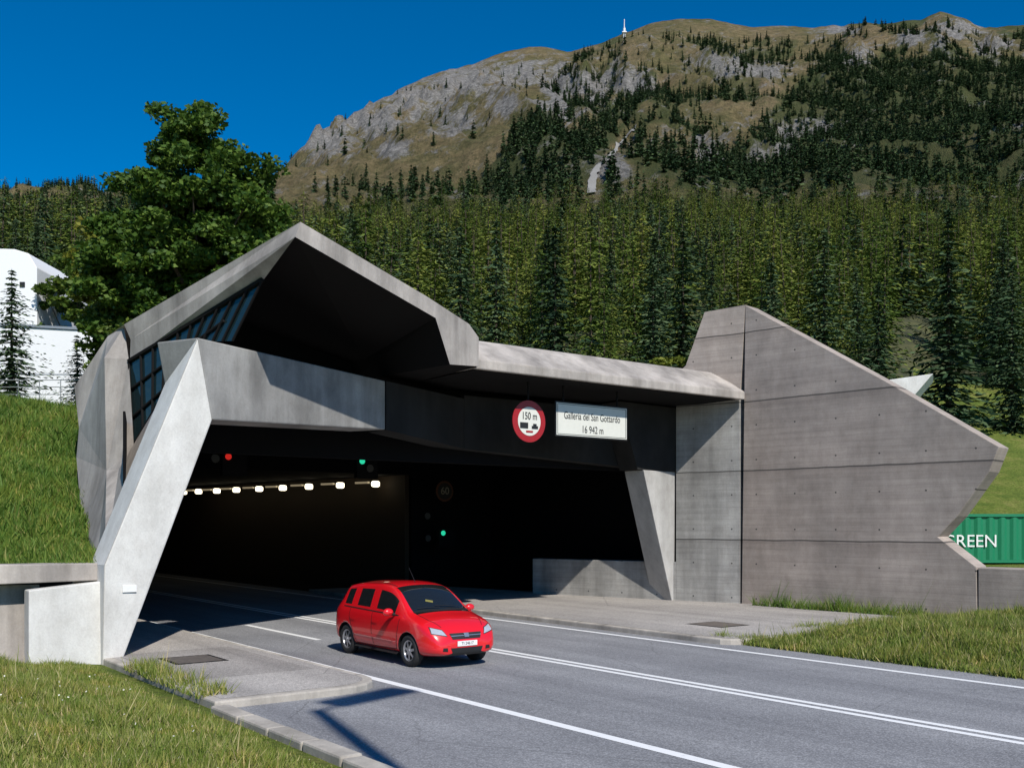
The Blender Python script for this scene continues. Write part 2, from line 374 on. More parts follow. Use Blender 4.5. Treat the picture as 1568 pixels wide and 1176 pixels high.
RPv=pavement('right_pavement',rp,.13,M_kerb,M_pave)
for k in range(12):
    s_=15.2+k*1.0
    strip('kerb_joint_%d'%k,s_,s_+.02,8.15,8.303,.1225,M_black,LP); strip('kerb_joint_%d'%k,s_+.6,s_+.62,17.16,17.32,.1325,M_black,RPv)
kb=empty('kerb')
s=13.9
k=0
while s>-4:
    prism('stone_%d'%k,[W(s,5.14,-.05),W(s-.97,5.14,-.05),W(s-.97,5.42+random.uniform(-.01,.01),-.05),W(s,5.42,-.05)],(0,0,.17+random.uniform(-.01,.015)),M_kerb,kb,bev=.03); s-=1.0;k+=1
mc=empty('manhole_cover')
strip('frame',18.2,19.3,6.1,7.1,.130,M_black,mc); strip('lid',18.27,19.23,6.17,7.03,.134,simple('cast_iron',(.14,.12,.105),.7,var=.4),mc)
mc2=empty('manhole_cover')
strip('frame',16.5,17.7,19.0,20.1,.138,M_black,mc2); strip('lid',16.57,17.63,19.07,20.03,.142,simple('cast_iron_b',(.18,.15,.125),.7,var=.4),mc2)
strip('patch',16.3,20.3,5.6,7.9,.1265,asphalt('patched_asphalt',(.40,.37,.345),(.28,.26,.24)),LP)

# ---------------- tunnel portal ----------------
TP=empty('tunnel_portal')
BL=((19.5,7.2),(22.0,12.2))
LT=QL(303,517,*BL); LI=QL(325,643,*BL); LB=QL(590,658,*BL)
lbase=Q(157,1024,20.0); LN=(Vector(LT)-Vector(lbase)).cross(Vector(LI)-Vector(lbase)).normalized()
leg=[lbase,QP(160,865,lbase,LN),LT,LI,QP(183,1024,lbase,LN)]
prism('left_leg',leg,tuple(Av*1.0),M_conc,TP,bev=.03)
btop=LT[2]
bn=Vector((W(22.0,12.2)[0]-W(19.5,7.2)[0],W(22.0,12.2)[1]-W(19.5,7.2)[1],0)).normalized(); bn=Vector((-bn.y,bn.x,0))
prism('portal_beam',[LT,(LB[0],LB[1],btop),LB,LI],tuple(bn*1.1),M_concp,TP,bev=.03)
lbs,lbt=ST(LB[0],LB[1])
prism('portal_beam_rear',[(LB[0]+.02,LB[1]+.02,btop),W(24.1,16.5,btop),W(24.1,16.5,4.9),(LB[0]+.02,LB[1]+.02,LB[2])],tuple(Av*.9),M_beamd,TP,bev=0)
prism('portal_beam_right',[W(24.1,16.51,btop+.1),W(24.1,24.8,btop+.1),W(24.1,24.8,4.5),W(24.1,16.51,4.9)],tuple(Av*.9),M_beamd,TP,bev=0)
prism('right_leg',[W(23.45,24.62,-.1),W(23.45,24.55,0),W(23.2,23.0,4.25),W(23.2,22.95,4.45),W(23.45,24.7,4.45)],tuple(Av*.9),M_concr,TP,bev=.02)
prism('right_leg_head',[W(23.22,22.7,4.46),W(23.4,24.7,4.46),W(23.4,24.7,6.6),W(23.22,21.9,6.6)],tuple(Av*.85),M_beamd,TP,bev=0)  # upper leg in dark material: canopy shadow painted into its colour
flank={'a':(190,500,24.0),'b':(165,515,25.2),'c':(114,592,26.5),'d':(121,655,26.0),'e':(117,700,26.0),'f':(125,800,24.5),'g':(150,845,21.8),
 'h':(160,548,24.0),'i':(197,550,23.5),'j':(205,686,22.9),'k':(182,718,23.1),'l':(163,720,23.6)}
Pf={k:Q(*v) for k,v in flank.items()}
Pf['m']=LT; Pf['n']=leg[1]; Pf['g2']=Q(140,900,22.5); Pf['n2']=lbase; Pf['f2']=Q(110,900,24.5)
Pf['cb']=W(33,8.4,6.9); Pf['eb']=W(33,8.4,5.0)
names=list(Pf); ix={k:i for i,k in enumerate(names)}
fc=[['b','c','d','h'],['d','e','l','h'],['e','f','l'],['a','b','h','i'],['h','l','k','j','i'],['l','f','g'],['l','g','n','k'],['k','n','m','j'],['g','f','f2','g2'],['g','g2','n2','n'],['b','cb','c'],['c','cb','eb','e','d']]
mk('flank',[Pf[k] for k in names],[[ix[q] for q in f] for f in fc],[M_conc2],TP)
GL=((19.1,8.13),(23.2,6.9))
g1=QL(199,553,*GL); g2=QL(404,428,*GL); g3=QL(358,522,*GL); g4=QL(300,524,*GL); g5=QL(206,684,*GL)
mk('glazing',[g1,g2,g3,g4,g5],[[0,1,2,3,4]],M_glz,TP)
gn=(Vector(W(GL[1][0],GL[1][1]))-Vector(W(GL[0][0],GL[0][1]))).normalized(); gout=Vector((gn.y,-gn.x,0)); 
if gout.dot(Vector((0,-1,0)))<0: gout=-gout
def lerp(a,b,t): return Vector(a)*(1-t)+Vector(b)*t
def mull(i,p,q,r=.03): cyl('mullion_%d'%i,Vector(p)+gout*.03,Vector(q)+gout*.03,r,r,M_shademid,TP,n=6)
mi=0
for f in np.linspace(0,1,11):
    top=lerp(g1,g2,f)
    bt=lerp(g5,g4,f/.62) if f<.62 else lerp(g4,g3,(f-.62)/.38)
    mull(mi,top,bt);mi+=1
for f in (.33,.66):
    a=lerp(g1,g5,f); b=lerp(g2,g3,f)
    mull(mi,a,lerp(a,b,.95-.5*f));mi+=1
mull(mi,g1,g2,.05);mull(mi+1,g5,g4,.05)
RP=((17.75,8.3),(20.7,14.5))
K=QL(460,340,*RP); K2=QL(452,363,*RP)
E=Q(190,497,23.6); E2=Q(200,520,23.4)
R1=QL(655,455,*RP); R2=QL(718,496,*RP); R3=QL(733,517,*RP); R4=QL(733,561,*RP); R5=QL(689,558,*RP); R6=QL(667,487,*RP)
Kb=W(31,12.5,8.0); Eb=W(31,8.6,6.9); Rb=W(31,14.8,7.4); Eb0=Q(165,514,25.6)
prV=[K,K2,E,E2,R1,R2,R3,R4,R5,R6,Kb,Eb,Rb,Eb0]
(k_,k2,e_,e2,r1,r2,r3,r4,r5,r6,kb_,eb,rb,eb0)=range(14)
mk('roof_shell',prV,[[k_,e_,eb0,eb,kb_],[k_,kb_,rb,r3,r2,r1],[k_,k2,e2,e_],[k_,r1,r6,k2],[r1,r2,r5,r6],[r2,r3,r4,r5]],[M_conc2],TP)
mk('roof_cheek',[R3,R4,W(24,15.0,6.66),W(24,15.0,7.6)],[[0,1,2,3]],[M_conc2],TP)
mk('soffit_left',[K2,E2,tuple(Vector(g1)),tuple(Vector(g2))],[[0,3,2,1]],[M_conc2],TP)
mk('soffit_right',[K2,R6,W(25,14,6.9),W(25,9.6,8.0),g2],[[0,1,2,3],[0,3,4]],[M_shademid],TP)
mk('block_soffit',[R6,R5,R4,W(25,14.9,6.66),W(25,13.2,6.66),W(25,13,7.2)],[[1,2,3,4],[0,1,4,5]],[M_shademid],TP)
prism('back_wall',[W(24.6,7.0,4.5),W(24.6,26,4.5),W(24.6,26,6.8),W(24.6,15,6.8),W(24.6,10.0,8.1),W(24.6,7.4,6.9)],tuple(Av*.3),M_deepshade,TP,bev=0)
prof=[(20.93,6.68),(20.93,6.93),(22.15,7.68),(37,7.75),(37,6.9),(24,6.75)]
prism('canopy',[W(s,14.68,z) for s,z in prof],tuple(Bv*10.55),M_conc2,TP,bev=.03)
prism('canopy_soffit',[W(21.05,14.7,6.676),W(25.2,14.7,6.676),W(25.2,24.9,6.676),W(21.05,24.9,6.676)],(0,0,-.02),M_shademid,TP,bev=0)
prism('ceiling',[W(24.2,8.0,6.5),W(37,9.6,6.5),W(37,27,6.5),W(25.3,27,6.5),W(25.3,14.6,6.5),W(24.2,14.6,6.5)],(0,0,.12),M_deepshade,TP,bev=0)
def vwall(name,p,q,z0,z1,mat,th=.2):
    d=(Vector(W(*q))-Vector(W(*p))).normalized(); nn=Vector((-d.y,d.x,0))*th
    prism(name,[W(*p,z0),W(*q,z0),W(*q,z1),W(*p,z1)],tuple(nn),mat,TP,bev=0)
vwall('left_inner_wall',(21.0,6.0),(24,6.9),0,5.0,M_deepshade,.05)
vwall('left_inner_wall_b',(24,6.9),(36,9.5),0,5.7,M_deepshade,.05)
vwall('recess_wall',(24.3,26.0),(36.5,26.3),0,6.8,M_deepshade)
vwall('headwall_right',(36.1,27),(36.1,21.9),0,6.6,M_deepshade)
vwall('headwall_top',(36.1,21.9),(36.1,8.8),4.75,6.6,M_deepshade)
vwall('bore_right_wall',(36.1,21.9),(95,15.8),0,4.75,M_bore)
vwall('bore_left_wall',(36.1,9.4),(95,0),0,4.75,M_deepshade)
vwall('bore_end',(95,-1),(95,17),0,4.75,M_deepshade)
prism('bore_ceiling',[W(36.1,8.8,4.75),W(96,-2,4.75),W(96,18,4.75),W(36.1,22.4,4.75)],(0,0,.2),M_deepshade,TP,bev=0)
WL0=(21.2,25.3); WL1=(28.6,22.95)
def wl(s): f=(s-21.2)/(28.6-21.2); return 25.3+(22.95-25.3)*f
inn=(Vector(W(28.6,22.95))-Vector(W(21.2,25.3))).normalized(); outn=Vector((-inn.y,inn.x,0)); 
if outn.dot(Bv)<0: outn=-outn
prism('splay_wall',[W(21.2,wl(21.2),-.1),W(23.35,wl(23.35),-.1),W(23.35,wl(23.35),6.75),W(21.2,wl(21.2),6.75)],tuple(outn*.8),M_wall2,TP,bev=0,uvs=tuple(inn))
prism('low_wall',[W(23.36,wl(23.36),-.1),W(28.9,wl(28.9),-.1),W(28.9,wl(28.9),1.42),W(23.36,wl(23.36),1.42)],tuple(outn*.5),M_wall2,TP,bev=.02,uvs=tuple(inn))
prism('upper_wall',[W(21.2,wl(21.2),6.76),W(24.4,wl(24.4),6.76),QL(1050,560,WL0,WL1),QL(1079,478,WL0,WL1),QL(1141,467,WL0,(13.8,26.3))],tuple(outn*.8),M_wall,TP,bev=.0,uvs=tuple(inn))
WW=((21.2,25.31),(13.8,26.35))
wdir=(Vector(W(*WW[1]))-Vector(W(*WW[0]))).normalized(); wn=Vector((-wdir.y,wdir.x,0))
if wn.dot(Bv)<0: wn=-wn
wp=[QL(1135,945,*WW),QL(1141,467,*WW),QL(1355,583,*WW),QL(1530,684,*WW),QL(1515,722,*WW),QL(1466,790,*WW),QL(1436,822,*WW),QL(1495,868,*WW),QL(1497,975,*WW)]
prism('wing_wall',wp,tuple(wn*.75),M_wall,TP,bev=.02,uvs=tuple(wdir))
q0=QL(1497.5,868,*WW); q1=QL(1497.5,980,*WW); e1=Vector(q0)+wdir*16
prism('wing_low_wall',[q1,(e1.x,e1.y,-.3),(e1.x,e1.y,q0[2]-.05),(q0[0],q0[1],q0[2]-.02)],tuple(wn*.9),M_wall,TP,bev=.02,uvs=tuple(wdir))
prism('rear_fin',[QD(1350,583,36),QD(1429,572,36),QD(1398,608,36),QD(1375,620,36)],(.6,1.4,-.1),M_conc,TP,bev=.02)
prism('retaining_wall',[Q(44,1024,20.12),Q(157,1024,20.12),Q(157,890,20.12),Q(44,904,20.12)],tuple(Av*.4),M_conc,TP,bev=.02)
prism('retaining_coping',[Q(-200,903,20.3),Q(158,888,20.3),Q(158,862,20.3),Q(-200,868,20.3)],tuple(Av*.6),M_conc2,TP,bev=.02)
prism('retaining_return',[Q(-250,1040,20.75),Q(60,1030,20.75),Q(60,895,20.75),Q(-250,900,20.75)],tuple(Av*.3),M_conc2,TP,bev=0)
box('number_plate',tuple(Vector(QP(198,901,lbase,LN))-Av*.01),(.26,.03,.13),M_white,TP,rotz=RZ)
# ---------------- signs ----------------
def text(body,loc,size,mat,parent,name,R=None,align='CENTER'):
    c=bpy.data.curves.new(name,'FONT'); c.body=body; c.size=size; c.align_x=align; c.align_y='CENTER'; c.materials.append(mat); c.extrude=.002
    o=bpy.data.objects.new(name,c); o.rotation_euler=(math.pi/2,0,RZ) if R is None else R; o.location=loc; link(o,parent); return o
SG=empty('tunnel_name_sign')
def sgp(t,z,off=0): return W(21.8-off,t,z)
t0,t1,z0,z1=18.07,20.88,5.20,6.19
def panel(name,t0,t1,z0,z1,off,mat,par,s=21.8,th=.05):
    prism(name,[W(s-off,t0,z0),W(s-off,t1,z0),W(s-off,t1,z1),W(s-off,t0,z1)],tuple(Av*th),mat,par,bev=0)
panel('board',t0,t1,z0,z1,0,M_sblk,SG)
M_sf=simple('sign_face',(.66,.66,.60),.5,var=.05)
panel('face',t0+.035,t1-.035,z0+.035,z1-.035,.006,M_sf,SG,th=.004)
for nm,(a,b,c,d) in {'border_top':(t0+.07,t1-.07,z1-.075,z1-.06),'border_bottom':(t0+.07,t1-.07,z0+.06,z0+.075),'border_left':(t0+.07,t0+.085,z0+.075,z1-.075),'border_right':(t1-.085,t1-.07,z0+.075,z1-.075)}.items():
    panel(nm,a,b,c,d,.010,M_sblk,SG,th=.003)
tt=text('Galleria del San Gottardo',sgp((t0+t1)/2,5.80,.012),.235,M_sblk,SG,'line_1'); tt.scale=(.90,1.25,1)
tt=text('16 942 m',sgp((t0+t1)/2,5.43,.012),.25,M_sblk,SG,'line_2'); tt.scale=(.9,1.2,1)
for t in (18.4,20.5): cyl('bracket',W(21.85,t,6.1),W(21.85,t,6.7),.03,.03,M_shademid,SG,n=8)
def disc(name,s,t,z,r,mat,par,n=40,th=.02):
    pts=[W(s,t+r*math.cos(2*math.pi*i/n),z+r*math.sin(2*math.pi*i/n)) for i in range(n)]
    prism(name,pts,tuple(Av*th),mat,par,bev=0)
DS=empty('distance_restriction_sign')
ct,cz=17.12,5.55
disc('back',21.8,ct,cz,.58,M_sred,DS); disc('white_field',21.79,ct,cz,.40,M_sf,DS,th=.005)
tt=text('150 m',W(21.78,ct,cz+.14),.24,M_sblk,DS,'text'); tt.scale=(.9,1.2,1)
panel('truck',ct-.33,ct-.05,cz-.20,cz-.04,.012,M_sblk,DS,s=21.79,th=.003)
panel('car_body',ct+.08,ct+.30,cz-.2,cz-.12,.012,M_sblk,DS,s=21.79,th=.003)
panel('car_roof',ct+.13,ct+.25,cz-.12,cz-.06,.012,M_sblk,DS,s=21.79,th=.003)
panel('bumper',ct-.12,ct+.12,cz-.31,cz-.26,.012,M_sred,DS,s=21.79,th=.003)
cyl('bracket',W(21.85,ct,6.05),W(21.85,ct,6.7),.03,.03,M_shademid,DS,n=8)
def stQ(u,v,s): x,y,z=Q(u,v,s); a,b=ST(x,y); return a,b,z
TS=empty('traffic_signal')
for nm,(u,v,m,s) in {'green_a':(555,706,M_sg,30),'red':(350,699,M_sr,30),'green_b':(679,816,M_sg,34)}.items():
    s_,t_,z_=stQ(u,v,s); disc(nm,s_,t_,z_,.10,m,TS); box(nm+'_housing',W(s_+.2,t_+.25,z_-.2),(.8,.2,.75),M_deepshade,TS,rotz=RZ)
dl=simple('dark_lens',(.05,.05,.05),.3)
for (u,v) in ((655,790),(656,824),(567,717),(330,702)):
    s_,t_,z_=stQ(u,v,34 if u>600 else 30); disc('dark_lens',s_,t_,z_,.13,dl,TS)
SS=empty('speed_limit_sign'); s_,t_,z_=stQ(681,752,34); disc('back',s_,t_,z_,.42,simple('sign_dark_red',(.10,.03,.01),.5),SS); disc('field',s_-.01,t_,z_,.34,M_sblk,SS,th=.004)
text('60',W(s_-.02,t_,z_),.42,simple('sign_number',(.3,.27,.2),.5),SS,'number')
TL=empty('tunnel_lamps')
for i,(u,v) in enumerate([(575,741),(521,743),(473,745),(433,747),(397,748.5),(362,750),(332,751.5),(304,752.5),(281,753.5)]):
    d=2592/(802-v); p=QD(u,v,d); dv=Vector((-12.1,13,0)).normalized()
    r=math.atan2(dv.y,dv.x)
    box('lamp_%d'%i,p,(.20,.38,.26),M_lamp,TL,rotz=r,bev=.08)
    q=Vector(p)+Vector((-.62,.35,.07)); box('lamp_body_%d'%i,tuple(q),(.8,.12,.08),M_lampb,TL,rotz=r*1.06)

# ---------------- foliage generators ----------------
def rnd_unit(n):
    v=RNG.normal(size=(n,3)); return v/np.linalg.norm(v,axis=1,keepdims=True)
def diamonds(C,e1,e2):
    V=np.stack([C-e1,C+e2,C+e1,C-e2],1).reshape(-1,3); n=len(C); return V,np.arange(4*n).reshape(n,4)
def conifer(name,h,R,nw,nb,ns,size,mat,power=.85,droop=.35,z0=.06,trunk_r=.16,wid=.33,irr=.16):
    C=[];E1=[];E2=[]
    ph=RNG.uniform(0,6.28); 
    for w in range(nw):
        f=(w+RNG.uniform(-.5,.5))/nw; f=min(max(f,0),1); z=h*(z0+(1-z0)*f)
        r=R*(1-f)**power*RNG.uniform(1-irr*1.6,1+irr)+.06
        if f<.12: r*=.6+f*3.3
        nbb=max(3,int(nb*(1-f*.5)))
        th=RNG.uniform(0,6.28)+np.arange(nbb)*6.283/nbb+RNG.normal(0,.25,nbb)
        rr=r*RNG.uniform(.5,1.25,nbb)*(1+.18*np.cos(th-ph+f*5))
        nsb=max(2,int(ns*(1-f*.55)))
        for q in range(nsb):
            g=(q+.6)/nsb
            dirx=np.cos(th);diry=np.sin(th)
            zz=z-droop*rr*g*(1.2-g*.5)+RNG.normal(0,.08*size,nbb)
            lat=RNG.normal(0,.18,nbb)*rr*g
            c=np.stack([dirx*rr*g-diry*lat,diry*rr*g+dirx*lat,zz],1)
            sg=RNG.choice([-1,1],nbb)*RNG.uniform(.1,1.0,nbb)
            e=np.stack([dirx*.8-diry*sg*.8,diry*.8+dirx*sg*.8,-.35+RNG.normal(0,.22,nbb)],1); e/=np.linalg.norm(e,axis=1,keepdims=True)
            rn=rnd_unit(nbb); rn[:,2]+=1.0; e2=np.cross(e,rn); e2/=np.linalg.norm(e2,axis=1,keepdims=True)
            L=size*(1.15-.45*g)*RNG.uniform(.7,1.3,nbb)*(.55+.45*(1-f)); C.append(c);E1.append(e*L[:,None]);E2.append(e2*(L*wid)[:,None])
    C.append(np.array([[0,0,h*.99]]));E1.append(np.array([[0,0,size*.8]]));E2.append(np.array([[size*.12,0,0]]))
    V,Fc=diamonds(np.concatenate(C),np.concatenate(E1),np.concatenate(E2)); nl=len(Fc)
    n=6; tv=[];
    for zz,r in((-.8,trunk_r),(h*.5,trunk_r*.55),(h*.97,.015)):
        for i in range(n): tv.append((math.cos(i*1.047)*r,math.sin(i*1.047)*r,zz))
    b=len(V); tf=[[b+l*n+i,b+l*n+(i+1)%n,b+(l+1)*n+(i+1)%n,b+(l+1)*n+i] for l in range(2) for i in range(n)]
    V=np.concatenate([V,np.array(tv)]); Fc=np.concatenate([Fc,np.array(tf)])
    me=mk(name,V,Fc,[mat,M_bark],midx=np.array([0]*nl+[1]*len(tf)),dolink=False)
    dmesh=me.data; bpy.data.objects.remove(me); return dmesh
spruceN=[conifer('spruce_near',16,2.9,60,12,9,.34,M_spruce,.72,irr=.30) for i in range(4)]
larchN=[conifer('larch_near',16,3.3,50,10,8,.36,M_larch,.5,droop=.05,irr=.4,wid=.26) for i in range(4)]
spruceM=[conifer('spruce_mid',16,2.7+.4*i,34,8,4,.66,M_spruce,.68,irr=.28) for i in range(4)]
larchM=[conifer('larch_mid',16,3.0+.4*i,34,8,5,.48,M_larch,.48,droop=.05,irr=.4,wid=.26) for i in range(5)]
farT=[conifer('conifer_far',16,3.0,14,6,2,1.5,M_dark,.8,wid=.42) for i in range(3)]
def inst(coll,mesh,x,y,z,sc_,sw=1.0):
    o=bpy.data.objects.new('tree',mesh); o.location=(x,y,z); o.rotation_euler=(RNG.normal(0,.03),RNG.normal(0,.03),RNG.uniform(0,6.28)); o.scale=(sc_*sw,sc_*sw,sc_); coll.objects.link(o)
fcol=bpy.data.collections.new('conifer_forest_trees'); mcol=bpy.data.collections.new('mountain_forest_trees')
n=2600; d=np.sqrt(RNG.uniform(64**2,450**2,n)); a=RNG.uniform(-.60,.58,n); x=a*d; z=terrain(x,d); lf=vnoise(x/30,d/30,77)*.6+vnoise(x/11,d/11,78)*.4
hn=vnoise(x/22,d/22,91)
for i in range(n):
    if a[i]>.38 and d[i]<100: continue
    if a[i]<-.36 and d[i]<78: continue
    larch= (lf[i]+RNG.normal(0,.10)>(.50 if d[i]<120 else .32))
    near=d[i]<125
    m=(larchN[i%4] if near else larchM[i%5]) if larch else (spruceN[i%4] if near else spruceM[i%4])
    hs=(RNG.uniform(.6,1.12)+.4*(hn[i]-.5))*(1.0 if d[i]>100 else .95)
    inst(fcol,m,x[i],d[i],z[i]-.3,hs,RNG.uniform(1.1,1.6))
n=30000; d=np.sqrt(RNG.uniform(400**2,1700**2,n)); a=RNG.uniform(-.56,.56,n); x=a*d; z=terrain(x,d); u=784+F*a; v=802-(z-CH)/d*F
keep=RNG.uniform(size=n)<fp(u,v,x,d)
for i in np.nonzero(keep)[0]:
    inst(mcol,farT[i%3],x[i],d[i],z[i]-.5,RNG.uniform(.45,1.1),RNG.uniform(1.0,1.5))
for nm,c in(('conifer_forest',fcol),('mountain_forest',mcol)):
    e=empty(nm); e.instance_type='COLLECTION'; e.instance_collection=c
def tree_at(name,mesh,x,y,z,h,w=1.0):
    o=bpy.data.objects.new(name,mesh); o.location=(x,y,z); o.rotation_euler=(0,0,RNG.uniform(0,6)); s=h/16; o.scale=(s*w,s*w,s); COL.objects.link(o); return o
def treepx(name,mesh,u,vtop,d,zb,w=1.0):
    p=QD(u,vtop,d); tree_at(name,mesh,p[0],d,zb,p[2]-zb,w)
treepx('pine_tree',spruceN[0],1452,318,86,9,1.45)
treepx('spruce_tree',spruceN[1],1550,400,92,10,1.3)
treepx('spruce_tree',spruceN[2],1262,350,62,7,1.4)
treepx('spruce_tree',spruceN[0],1345,430,66,6,1.3)
treepx('spruce_tree',spruceN[1],1185,430,60,7,1.2)
treepx('spruce_tree',spruceN[2],1000,395,60,7,1.35)
treepx('spruce_tree',spruceN[3],850,345,68,7,1.3)
treepx('spruce_tree',spruceN[1],760,335,70,7,1.1)
treepx('spruce_tree',spruceN[2],705,345,68,7,1.1)
treepx('spruce_tree',spruceN[0],1090,440,58,7,1.2)
treepx('spruce_tree',spruceN[1],18,412,52,6.8,1.5)
treepx('spruce_tree',spruceN[3],118,512,50,6.8,1.5)
treepx('larch_tree',larchN[0],560,310,72,7,1.2)
treepx('larch_tree',larchN[1],640,350,66,7,1.2)
treepx('larch_tree',larchN[2],925,420,60,7,1.3)
def crown(name,x,y,zb,parts,nclump,leaves,ls,mat,trunk_h,tr=.35,seed=0):
    e=empty(name,(0,0,0))
    cl=[]
    tot=sum(p[3]*p[4]*p[5] for p in parts)
    for p in parts:
        k=max(3,int(nclump*(p[3]*p[4]*p[5])/tot)); r=rnd_unit(k)*(RNG.uniform(.2,1,k)**.5)[:,None]
        cl.append(np.array(p[:3])+r*np.array(p[3:6]))
    cl=np.concatenate(cl); CC=[]
    for c in cl:
        k=int(leaves*RNG.uniform(.6,1.4)); rad=RNG.uniform(.5,.95)*min(1,.5+.2*max(p[3] for p in parts))
        r=rnd_unit(k)*(RNG.uniform(0,1,k)**.5)[:,None]*np.array([rad,rad,rad*.55]); CC.append(c+r)
    CC=np.concatenate(CC); n=len(CC); e1=rnd_unit(n); e1[:,2]*=.6; rn=rnd_unit(n); e2=np.cross(e1,rn); e2/=np.linalg.norm(e2,axis=1,keepdims=True)+1e-6
    L=ls*RNG.uniform(.6,1.4,n); V,Fc=diamonds(CC,e1*L[:,None],e2*(L*.55)[:,None]); V=V+np.array([x,y,zb])
    mk('leaves',V,Fc,mat,e)
    cyl('trunk',(x,y,zb-.5),(x+.1,y,zb+trunk_h),tr,tr*.6,M_bark,e,n=10)
    ctr=np.array([x+.1,y,zb+trunk_h])
    for i in RNG.choice(len(cl),min(len(cl),22),replace=False):
        tip=cl[i]+np.array([x,y,zb]); mid=(ctr+tip)/2+np.array([0,0,.4]); cyl('limb_%d'%i,ctr-np.array([0,0,RNG.uniform(0,min(1.5,trunk_h*.5))]),mid,tr*.35,tr*.18,M_bark,e,n=6); cyl('twig_%d'%i,mid,tip,tr*.18,.02,M_bark,e,n=5)
    return e
crown('deciduous_tree',-13.9,44,7,[(0,0,10.6,3.4,3.1,3.3),(-.2,0,7.6,4.2,3.6,3.2),(1.8,0,8.4,2.5,2.6,3.2),(-2.2,0,8.0,2.4,2.2,2.6),(-2.4,0,5.6,3.0,2.6,2.6),(-.9,0,12.7,1.9,1.8,1.7),(1.4,0,4.4,3.2,2.5,2.4)],450,240,.14,M_leaf,5.5,.4)
crown('young_tree',-18.4,46,7,[(0,0,7.6,1.9,1.7,2.7),(.8,0,5.0,1.6,1.6,1.6)],110,200,.13,M_leafy,5,.15)
crown('young_tree',-16.6,44,7,[(0,0,3.6,2.0,1.8,2.2)],70,200,.13,M_leaf,2.5,.15)
crown('broadleaf_tree',-31.0,71,8,[(0,0,9.5,3.4,2.6,4.5),(4,0,8.5,3.0,2.6,4.0)],120,200,.2,M_leaf,5,.25)
crown('bush',-10.75,20.0,-.1,[(0,0,.9,.55,.35,.9)],14,110,.05,M_leaf,.5,.03)
crown('young_tree',9.5,60,8,[(0,0,2.6,2.6,1.8,2.4)],50,180,.16,M_leafy,2,.15)
# ---------------- grass blades ----------------
def inview(x,y,m=.53): return (y>3)&(np.abs(x/y)<m)
def blades(name,n,s0,s1,t0,t1,zf,hh,ww,mat,cond=None,hm=None):
    S=RNG.uniform(s0,s1,n);T=RNG.uniform(t0,t1,n)
    x=-.604*S+.797*T;y=.797*S+.604*T; k=inview(x,y)
    if cond is not None: k&=cond(S,T)
    S=S[k];T=T[k];x=x[k];y=y[k]; n=len(x); z=zf(S,T)
    cl=.25+1.0*vnoise(x/.7,y/.7,5)*(.4+vnoise(x/.18,y/.18,6))+.7*np.clip(vnoise(x/1.6,y/1.6,12)-.5,0,1); h=hh*cl*RNG.uniform(.6,1.5,n); tall=RNG.uniform(size=n)<.015; h=np.where(tall,h*2.2,h)
    if hm is not None: h=h*hm(S,T)
    th=RNG.uniform(0,6.28,n); wv=ww*RNG.uniform(.6,1.4,n)
    ln=RNG.normal(0,.45,(n,2))*h[:,None]
    V=np.empty((n,3,3)); V[:,0]=np.stack([x-np.cos(th)*wv,y-np.sin(th)*wv,z-.02],1); V[:,1]=np.stack([x+np.cos(th)*wv,y+np.sin(th)*wv,z-.02],1); V[:,2]=np.stack([x+ln[:,0],y+ln[:,1],z+h],1)
    return mk(name,V.reshape(-1,3),np.arange(3*n).reshape(n,3),mat)
blades('grass',340000,2,20,-9,5.13,zleft,.15,.010,M_blade,hm=lambda s,t:np.clip((5.3-t)/1.0,.18,1))
blades('meadow_grass',260000,20.4,37,-12,9.4,zhill,.22,.022,M_blade2,cond=lambda s,t:t<hillt(s)-.15)
def zr(s,t): return .02+.35*sstep(t,17.6,19.5)*sstep(-s,-14.8,-12.5)
S,T=np.meshgrid(np.linspace(-30,15.2,90),np.linspace(17.6,26.6,24),indexing='ij')
V,Fc=gridmesh(-.604*S+.797*T,.797*S+.604*T,zr(S,T)+fbm(S*1.5,T*1.5,8,3)*.06)
mk('grass_verge',V,Fc,M_grass,smooth=True)
blades('verge_grass',120000,0,15.6,17.5,26.2,zr,.18,.013,M_blade)
blades('verge_edge_weeds',2500,15,20.5,25.0,25.7,lambda s,t:s*0+.13,.35,.012,M_blade2,cond=lambda s,t:(t>25.7-(s-15)*.10-.35)&(t<25.95-(s-15)*.14))
blades('pavement_weeds',1200,14.6,18.5,5.2,5.75,lambda s,t:s*0+.12,.24,.010,M_blade)
n=260; S=RNG.uniform(6,19,n);T=RNG.uniform(-6,5,n); x=-.604*S+.797*T;y=.797*S+.604*T; C=np.stack([x,y,zleft(S,T)+RNG.uniform(.08,.25,n)],1); V,Fc=diamonds(C,rnd_unit(n)*.014,rnd_unit(n)*.014); mk('wild_flowers',V,Fc,M_flower)

# ---------------- white buildings, railing, container, mast ----------------
b1=empty('white_building')
prism('walls',[(-31.5,58,6),(-23.9,58,6),(-23.9,58,13.9),(-31.5,58,14.3)],(0,9,0),M_whiteb,b1,bev=.05)
prism('roof_edge',[(-31.6,57.9,14.31),(-23.8,57.9,13.91),(-23.8,57.9,14.05),(-31.6,57.9,14.45)],(0,9.2,0),M_metal,b1,bev=0)
for zz in (9.2,11.4): box('panel_joint',(-27.7,57.99,zz),(7.5,.03,.04),M_metal,b1)
b2=empty('white_building')
xL=-45;xR=-33.4; zt=22.0
prism('walls',[(xL,70,7),(xR,70,7),(xR,70,zt-1.3),(xR-.6,70,zt-.3),(xR-1.6,70,zt),(xL,70,zt+.3)],(0,14,0),M_whiteb,b2,bev=.05)
box('vent',(-34.4,69.98,19.5),(.35,.1,.35),M_black,b2)
fe=empty('railing')
for i in range(9): cyl('post_%d'%i,(-27+i*1.0-.3,47,6.5),(-27+i*1.0-.3,47,9.5),.022,.022,M_metal,fe,n=6)
